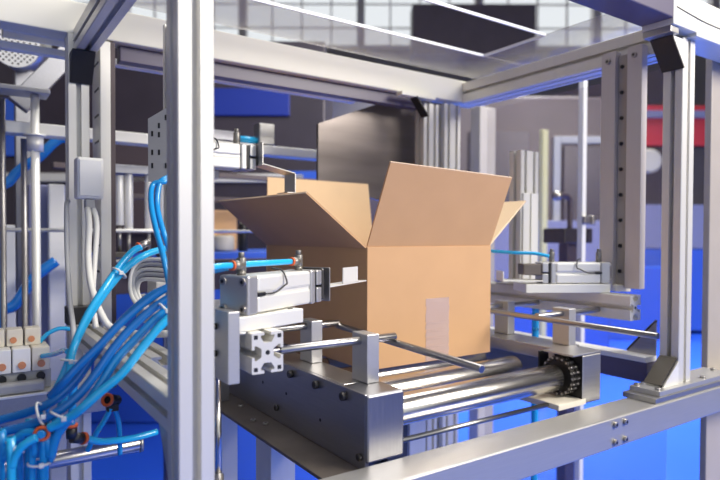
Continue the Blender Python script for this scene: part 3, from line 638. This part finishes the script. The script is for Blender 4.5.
# rod cluster seen between the slotted post and the foreground post
for k, (px, z0_, z1_, m_) in enumerate(((.455, 1.38, 1.55, 'alu_bright'), (.485, 1.36, 1.56, 'alu_bright'), (.552, 1.36, 1.56, 'alu_bright'), (.60, 1.38, 1.54, 'white_plastic'))):
    o = thing('pneumatic_column', (px, 2.12, z0_), ['first pale pneumatic column from the left behind the blue hoses', 'second pale pneumatic column from the left behind the blue hoses', 'third pale pneumatic column with a white clamp behind the perforated plate', 'pale pneumatic column nearest the perforated plate'][k], 'column')
    build(MB().cyl((px, 2.12, z0_), (px, 2.12, z1_), .014, 16, bev=.002), 'sleeve', m_, o)
    build(MB().cyl((px, 2.12, z0_ - .09), (px, 2.12, z0_), .006, 12), 'piston', 'bolt', o)
    build(MB().box((px - .02, 2.10, z0_ - .11), (px + .02, 2.14, z0_ - .09), .003), 'clamp', 'dark_steel', o)
o = thing('machine_bed', (.70, 2.18, .001), 'brown machine bed behind the hoses, carrying the pneumatic columns', 'machine part')
build(MB().box((.36, 2.16, 1.14), (1.05, 2.20, 1.255), .004), 'bed', 'cabinet_brown', o)
for xx in (.62, 1.0): build(MB().box((xx, 2.16, .001), (xx + .04, 2.20, 1.139), .004), 'leg', 'violet', o)
tag(build(MB().box((.36, 2.10, 1.555), (.80, 2.16, 1.585), .003), 'column_bridge', 'steel_plate'), 'flat bridge bar over the pneumatic columns', 'bar')
tag(build(MB().box((.3, 2.05, 1.2555), (.75, 2.19, 1.2655), .003), 'column_bench', 'steel_plate'), 'narrow bench plate under the pneumatic columns', 'plate')
tag(build(MB().box((.20, 2.3, .001), (.335, 2.34, 1.52), .004), 'upright_board', 'lilac'), 'violet grey upright panel left of the rear post', 'panel')
tag(build(MB().box((.255, 2.25, .001), (.305, 2.29, 1.52), .004), 'upright_board', 'white_plastic'), 'white upright panel between the rods and the rear left post', 'panel')
tag(build(MB().box((.06, 2.3, .001), (.16, 2.36, 1.38), .004), 'upright_board', 'white_plastic'), 'low white panel at the left edge behind the rods', 'panel')
hose('air_hose', [(.10, 2.2, .012), (.10, 2.2, 1.1), (.10, 2.2, 1.45), (.14, 2.2, 1.52), (.17, 2.2, 1.56), (.22, 2.2, 1.60), (.29, 2.2, 1.67), (.36, 2.2, 1.64)], .016, 'tube_dark', 'blurred deep blue hose curving at the left, above the white panel')
hose('air_hose', [(.04, 2.27, .012), (.04, 2.26, .7), (.085, 2.22, 1.06), (.15, 2.2, 1.12), (.20, 2.2, 1.20), (.27, 2.2, 1.26)], .018, 'tube_dark', 'blurred deep blue hose low at the left, behind the vertical rods')
# hood with an arched top
hp = [(.9307,1.5088),(.932,1.697),(1.192,1.80),(1.245,1.803),(1.3066,1.790),(1.350,1.765),(1.380,1.72),(1.39,1.66),(1.3914,1.42),(1.15,1.47)]
o = thing('arched_hood', (1.16, 1.6, 1.42), 'smoked brown metal hood with an arched top, behind the upright flaps', 'hood')
build(MB().prism(hp, (0, 1.60, 0), (1, 0, 0), (0, 0, 1), (0, .012, 0)), 'hood_panel', 'shield', o)
build(MB().tube([(x, 1.606, z_) for x, z_ in hp[3:9]], .006, 8), 'hood_rim', 'dark_steel', o)
# grippers seen behind the upper air cylinder
o = thing('gripper_head', (.78, 2.0, 1.665), 'blurred pneumatic gripper head resting on the pale rail, left of the hood', 'gripper')
build(MB().box((.58, 1.90, 1.665), (.80, 1.95, 1.70), .004), 'barrel', 'steel_plate', o)
build(MB().box((.87, 1.90, 1.665), (.93, 1.95, 1.74), .004), 'head_block', 'steel', o)
build(MB().cyl((.80, 1.925, 1.68), (.87, 1.925, 1.68), .012, 16), 'piston', 'tube_light', o)

# ============================================================ HALL (aligned with its own axes)
hd = math.radians(34.27); Fh = V((math.sin(hd), math.cos(hd), 0)); Rh = V((math.cos(hd), -math.sin(hd), 0))
TH = Matrix(((Rh.x, Fh.x, 0, 0), (Rh.y, Fh.y, 0, 0), (0, 0, 1, 0), (0, 0, 0, 1)))
def S(o): o['kind'] = 'structure'; return o
S(build(MB(TH).box((-26, -14, -.05), (26, 34, 0), 0), 'floor', 'floor'))
S(build(MB(TH).box((-26, 30.2, 0), (26, 30.6, 10.8), 0), 'wall_back', 'wall'))
S(build(MB(TH).box((-26.4, -14, 0), (-26, 30.2, 14.8), 0), 'wall_left', 'wall'))
S(build(MB(TH).box((26, -14, 0), (26.4, 30.2, 14.8), 0), 'wall_right', 'wall'))
S(build(MB(TH).box((-26, -14, 14.8), (26, 30.6, 15.1), 0), 'ceiling', 'roof'))
n = 0
for u0 in range(-24, 24, 6):
    n += 1
    w_ = MB(TH)
    w_.box((u0, 30.2, 10.8), (u0 + 6, 30.5, 11.0), 0).box((u0, 30.2, 14.6), (u0 + 6, 30.5, 14.8), 0)
    w_.box((u0 - .2, 30.1, 10.8), (u0 + .2, 30.6, 14.8), 0)
    for k in (1, 2, 3): w_.box((u0 + 1.5 * k - .035, 30.25, 11), (u0 + 1.5 * k + .035, 30.4, 14.6), 0)
    for zz in (11.9, 13.1): w_.box((u0, 30.27, zz - .03), (u0 + 6, 30.38, zz + .03), 0)
    wf = S(build(w_, 'window_%d' % n, 'rail_steel'))
    build(MB(TH).box((u0 + .2, 30.3, 11), (u0 + 5.8, 30.33, 14.6), 0), 'pane', 'pane', wf)
def hall(name, m, w, px0, px1, py0, py1, depth, label, cat, z0=None, parts=None):
    """box standing at distance w in the hall; the four numbers give its extent in 1/590 of that distance"""
    u0, u1 = px0 / 590 * w, px1 / 590 * w; zt = 1.35 + py0 / 590 * w; zb = 0.001 if z0 is None else z0
    return u0, u1, zb, zt
# exhibition machines, sizes in metres: (u0, u1, w0, w1, z0, z1)
def cab(name, m, b, label, cat, extra=()):
    o = thing(name, TH @ V(((b[0] + b[1]) / 2, (b[2] + b[3]) / 2, b[4])), label, cat)
    build(MB(TH).box((b[0], b[2], b[4]), (b[1], b[3], b[5]), .01), 'housing', m, o)
    for nm, mm, e in extra: build(MB(TH).box((e[0], e[2], e[4]), (e[1], e[3], e[5]), .004), nm, mm, o)
    return o
cab('machine_cabinet', 'cabinet_dark', (-3.2, -.25, 4.2, 5.4, 0.001, 2.72), 'large dark machine cabinet with blue panels in the left background', 'machine',
    [('blue_panel', 'navy', (-1.10, -.50, 4.17, 4.198, 2.19, 2.38)), ('blue_panel', 'blue_panel', (-2.9, -2.3, 4.17, 4.198, 1.9, 2.3)),
     ('blue_panel', 'blue_panel', (-.55, -.28, 4.17, 4.198, 1.62, 1.80)), ('door_panel', 'cabinet_brown', (-2.0, -1.2, 4.17, 4.198, 1.35, 2.0)),
     ('light_strip', 'alu_bright', (-3.0, -.4, 4.17, 4.198, 1.72, 1.78)), ('blue_skirt', 'blue_panel', (-3.15, -.28, 4.17, 4.198, .01, 1.22))])
cab('machine_cabinet', 'cabinet_brown', (.85, 2.55, 6.0, 7.2, 0.001, 2.75), 'brown grey machine cabinet with lighter frames seen right of the box', 'machine',
    [('door_frame', 'grey_plastic', (1.95, 2.02, 5.96, 5.998, 1.3, 2.35)), ('door_frame', 'grey_plastic', (2.02, 2.50, 5.96, 5.998, 2.28, 2.35)),
     ('door_panel', 'cabinet_dark', (2.05, 2.48, 5.96, 5.998, 1.5, 2.25)), ('dark_panel', 'cabinet_dark', (1.1, 1.7, 5.96, 5.998, 1.6, 2.4)),
     ('lilac_counter', 'lilac', (.9, 2.5, 5.90, 5.998, .9, 1.50)), ('blue_skirt', 'blue_panel', (.9, 2.5, 5.90, 5.998, .05, .88))])
cab('exhibition_stand', 'cabinet_dark', (3.1, 6.6, 8.4, 10.2, 0.001, 2.9), 'exhibition stand with a red fascia and dark screens at the far right', 'stand',
    [('red_fascia', 'red', (3.0, 6.7, 8.30, 8.398, 2.62, 3.18)), ('pink_stripe', 'lilac', (3.0, 6.7, 8.25, 8.298, 3.0, 3.10)),
     ('lilac_counter', 'lilac', (3.2, 6.5, 8.1, 8.398, 1.18, 1.78)), ('blue_skirt', 'blue_panel', (3.2, 6.5, 8.1, 8.398, .05, 1.17))])
o = thing('round_lamp', TH @ V((4.05, 8.2, 2.3)), 'cream round lamp in front of the dark screens on the far right stand', 'lamp')
build(MB(TH).cyl((4.05, 8.39, 2.40), (4.05, 8.25, 2.40), .17, 32, bev=.03), 'lamp_disc', 'cream', o)
cab('machine_cabinet', 'wall', (2.3, 4.8, 13, 15, 0.001, 4.4), 'tall pale grey machine far back behind the bolted rails', 'machine', [('dark_band', 'cabinet_dark', (2.4, 4.7, 12.94, 12.998, 2.2, 3.6))])
cab('machine_cabinet', 'cabinet_brown', (-7.5, 1.6, 16, 18, 0.001, 5.6), 'long brown machine far back under the windows', 'machine', [('grey_band', 'wall', (-7.3, 1.4, 15.94, 15.998, 4.0, 5.2)), ('blue_skirt', 'blue_panel', (-7.3, 1.4, 15.94, 15.998, .1, 1.3))])
tag(build(MB(TH).box((1.45, 7.6, 0.001), (4.2, 7.75, .95), .01), 'blue_barrier', 'blue_panel'), 'low royal blue barrier panel in the background right of the box', 'barrier')
tag(build(MB(TH).box((1.65, 19.0, 7.1), (5.6, 19.8, 8.75), .02), 'hanging_duct', 'cabinet_brown'), 'dark brown ventilation duct seen through the acrylic roof hatch', 'duct')
tag(build(MB(TH).box((2.3, 19.2, 8.76), (2.36, 19.26, 14.79), 0), 'duct_hanger', 'bolt'), 'thin hanger holding the ventilation duct', 'hanger')
cab('left_light_blocker', 'cabinet_dark', (-3.6, -1.72, -6.0, 2.7, 0.001, 4.2), 'tall dark block added on the left, outside the picture, to hold back light', 'machine')  # unseen block, added to keep the left-facing sides dark
# mid-ground pieces right of the box
tag(build(MB().box((2.12, 1.49, .001), (2.145, 1.515, 2.0), .002), 'white_mast', 'white_plastic'), 'slim white vertical mast left of the bolted rails', 'mast')
o = build(MB().box((2.115, 1.475, 1.40), (2.155, 1.489, 1.43), .003).box((2.16, 1.47, 1.395), (2.18, 1.50, 1.435), .004), 'mast_clamp', 'bolt'); tag(o, 'small clamp on the slim white mast', 'clamp')
tag(build(MB().box((3.74, 2.98, .001), (3.80, 3.02, 2.17), .004), 'yellow_mast', 'yellow'), 'blurred pale yellow vertical strip right of the short double post', 'mast')
tag(build(MB().box((2.235, 2.18, .001), (2.35, 2.25, 2.02), .004), 'beige_column', 'beige'), 'blurred beige column above the top right corner of the tall flap', 'column')
o = thing('camera_arm', (2.62, 2.0, .001), 'dark bent arm with a round head on a black box, beyond the short double post', 'arm')
build(MB().tube([(2.735, 2.0, 1.39), (2.735, 2.0, 1.50), (2.73, 2.0, 1.545), (2.70, 2.0, 1.565), (2.64, 2.0, 1.565)], .014, 12), 'arm_tube', 'cabinet_dark', o)
build(MB().sphere((2.625, 2.0, 1.562), .028), 'head', 'bolt', o)
build(MB().box((2.60, 1.93, 1.31), (2.84, 2.07, 1.39), .006), 'base_box', 'black', o)
build(MB().box((2.68, 1.97, .001), (2.76, 2.03, 1.309), .004), 'stand', 'cabinet_dark', o)
o = thing('acrylic_guard', (1.78, 1.25, .96), 'faintly tinted acrylic guard panel closing the right side of the frame', 'panel')
build(MB().box((1.572, .84, .002), (1.577, 1.50, 1.80), 0), 'sheet', 'door_acrylic', o)
o = thing('paper_carton', (1.09, 2.9, 1.271), 'small brown carton on a blue stand, just right of the foreground post', 'carton')
build(MB().box((.98, 2.80, 1.271), (1.16, 3.00, 1.47), .004), 'carton_body', 'card', o)
tag(build(MB().box((.90, 2.60, .001), (1.55, 3.05, 1.27), .006), 'display_stand', 'blue_panel'), 'blue stand carrying the small carton, just right of the foreground post', 'stand')
tag(build(MB().cyl((1.045, 2.70, 1.271), (1.045, 2.70, 1.345), .055, 24, bev=.012), 'cream_tub', 'cream'), 'cream tub in front of the small carton', 'tub')
o = thing('dark_bottle', (1.13, 2.68, 1.271), 'slim dark bottle with a pale cap next to the small carton', 'bottle')
build(MB().cyl((1.14, 2.68, 1.271), (1.14, 2.68, 1.40), .022, 20, bev=.004), 'bottle_body', 'black', o)
build(MB().cyl((1.14, 2.68, 1.4003), (1.14, 2.68, 1.425), .014, 16, bev=.003), 'cap', 'cream', o)
tag(build(MB(TH).prism([(0, 0), (.12, 0), (.55, .8), (.40, .8)], (.42, 2.1, .002), (1, 0, 0), (0, 1, 0), (0, 0, .004)), 'floor_stripe', 'white_plastic'), 'white stripe lying on the blue floor, seen under the rollers', 'stripe')

# ============================================================ LIGHT
wd = bpy.data.worlds.new('hall_daylight'); bpy.context.scene.world = wd; wd.use_nodes = True
nt = wd.node_tree; bg = nt.nodes['Background']
bg.inputs['Color'].default_value = (.93, .97, 1.0, 1); bg.inputs['Strength'].default_value = .82
def area(name, loc, target, size, size_y, power, color, spread=180):
    l = bpy.data.lights.new(name, 'AREA'); l.shape = 'RECTANGLE'; l.size = size; l.size_y = size_y; l.energy = power; l.color = color; l.spread = math.radians(spread)
    o = bpy.data.objects.new(name, l); COL.objects.link(o); o.location = loc
    o.rotation_euler = (V(target) - V(loc)).to_track_quat('-Z', 'Y').to_euler(); return o
area('hall_floodlight', (2.9, -2.2, 3.4), (1.0, 1.1, 1.2), 1.8, 1.8, 230, (1, .94, .86))
area('overhead_light', (1.5, 1.4, 4.2), (1.0, 1.2, 1.0), 1.2, 2.4, 80, (1, .97, .92))
area('overhead_light', (5.0, 4.0, 6.5), (5.0, 4.0, 0), 3, 3, 340, (.95, .97, 1), 80)  # added to brighten the floor on the right
area('overhead_light', (10.0, 9.0, 8.0), (10.0, 9.0, 0), 5, 5, 1000, (.95, .97, 1), 90)  # added as well, brightens the floor further back

# ============================================================ CAMERA
cam = bpy.data.cameras.new('camera'); co = bpy.data.objects.new('camera', cam); COL.objects.link(co)
cam.sensor_width = 36; cam.lens = 29.5; cam.shift_y = 7.356 / 720
p = math.radians(1.2); r = math.radians(.2)
f = V((math.sin(hd) * math.cos(p), math.cos(hd) * math.cos(p), -math.sin(p))); R_ = Rh.copy(); U_ = R_.cross(f)
R2 = R_ * math.cos(r) + U_ * math.sin(r); U2 = U_ * math.cos(r) - R_ * math.sin(r)
co.matrix_world = Matrix(((R2.x, U2.x, -f.x, 0), (R2.y, U2.y, -f.y, 0), (R2.z, U2.z, -f.z, 1.35), (0, 0, 0, 1)))
cam.clip_start = .05; cam.clip_end = 200
cam.dof.use_dof = True; cam.dof.focus_distance = 1.12; cam.dof.aperture_fstop = 3.2
sc = bpy.context.scene; sc.camera = co
sc.view_settings.view_transform = 'Standard'; sc.view_settings.look = 'None'; sc.view_settings.exposure = .2; sc.view_settings.gamma = 1
sc.view_settings.use_curve_mapping = False
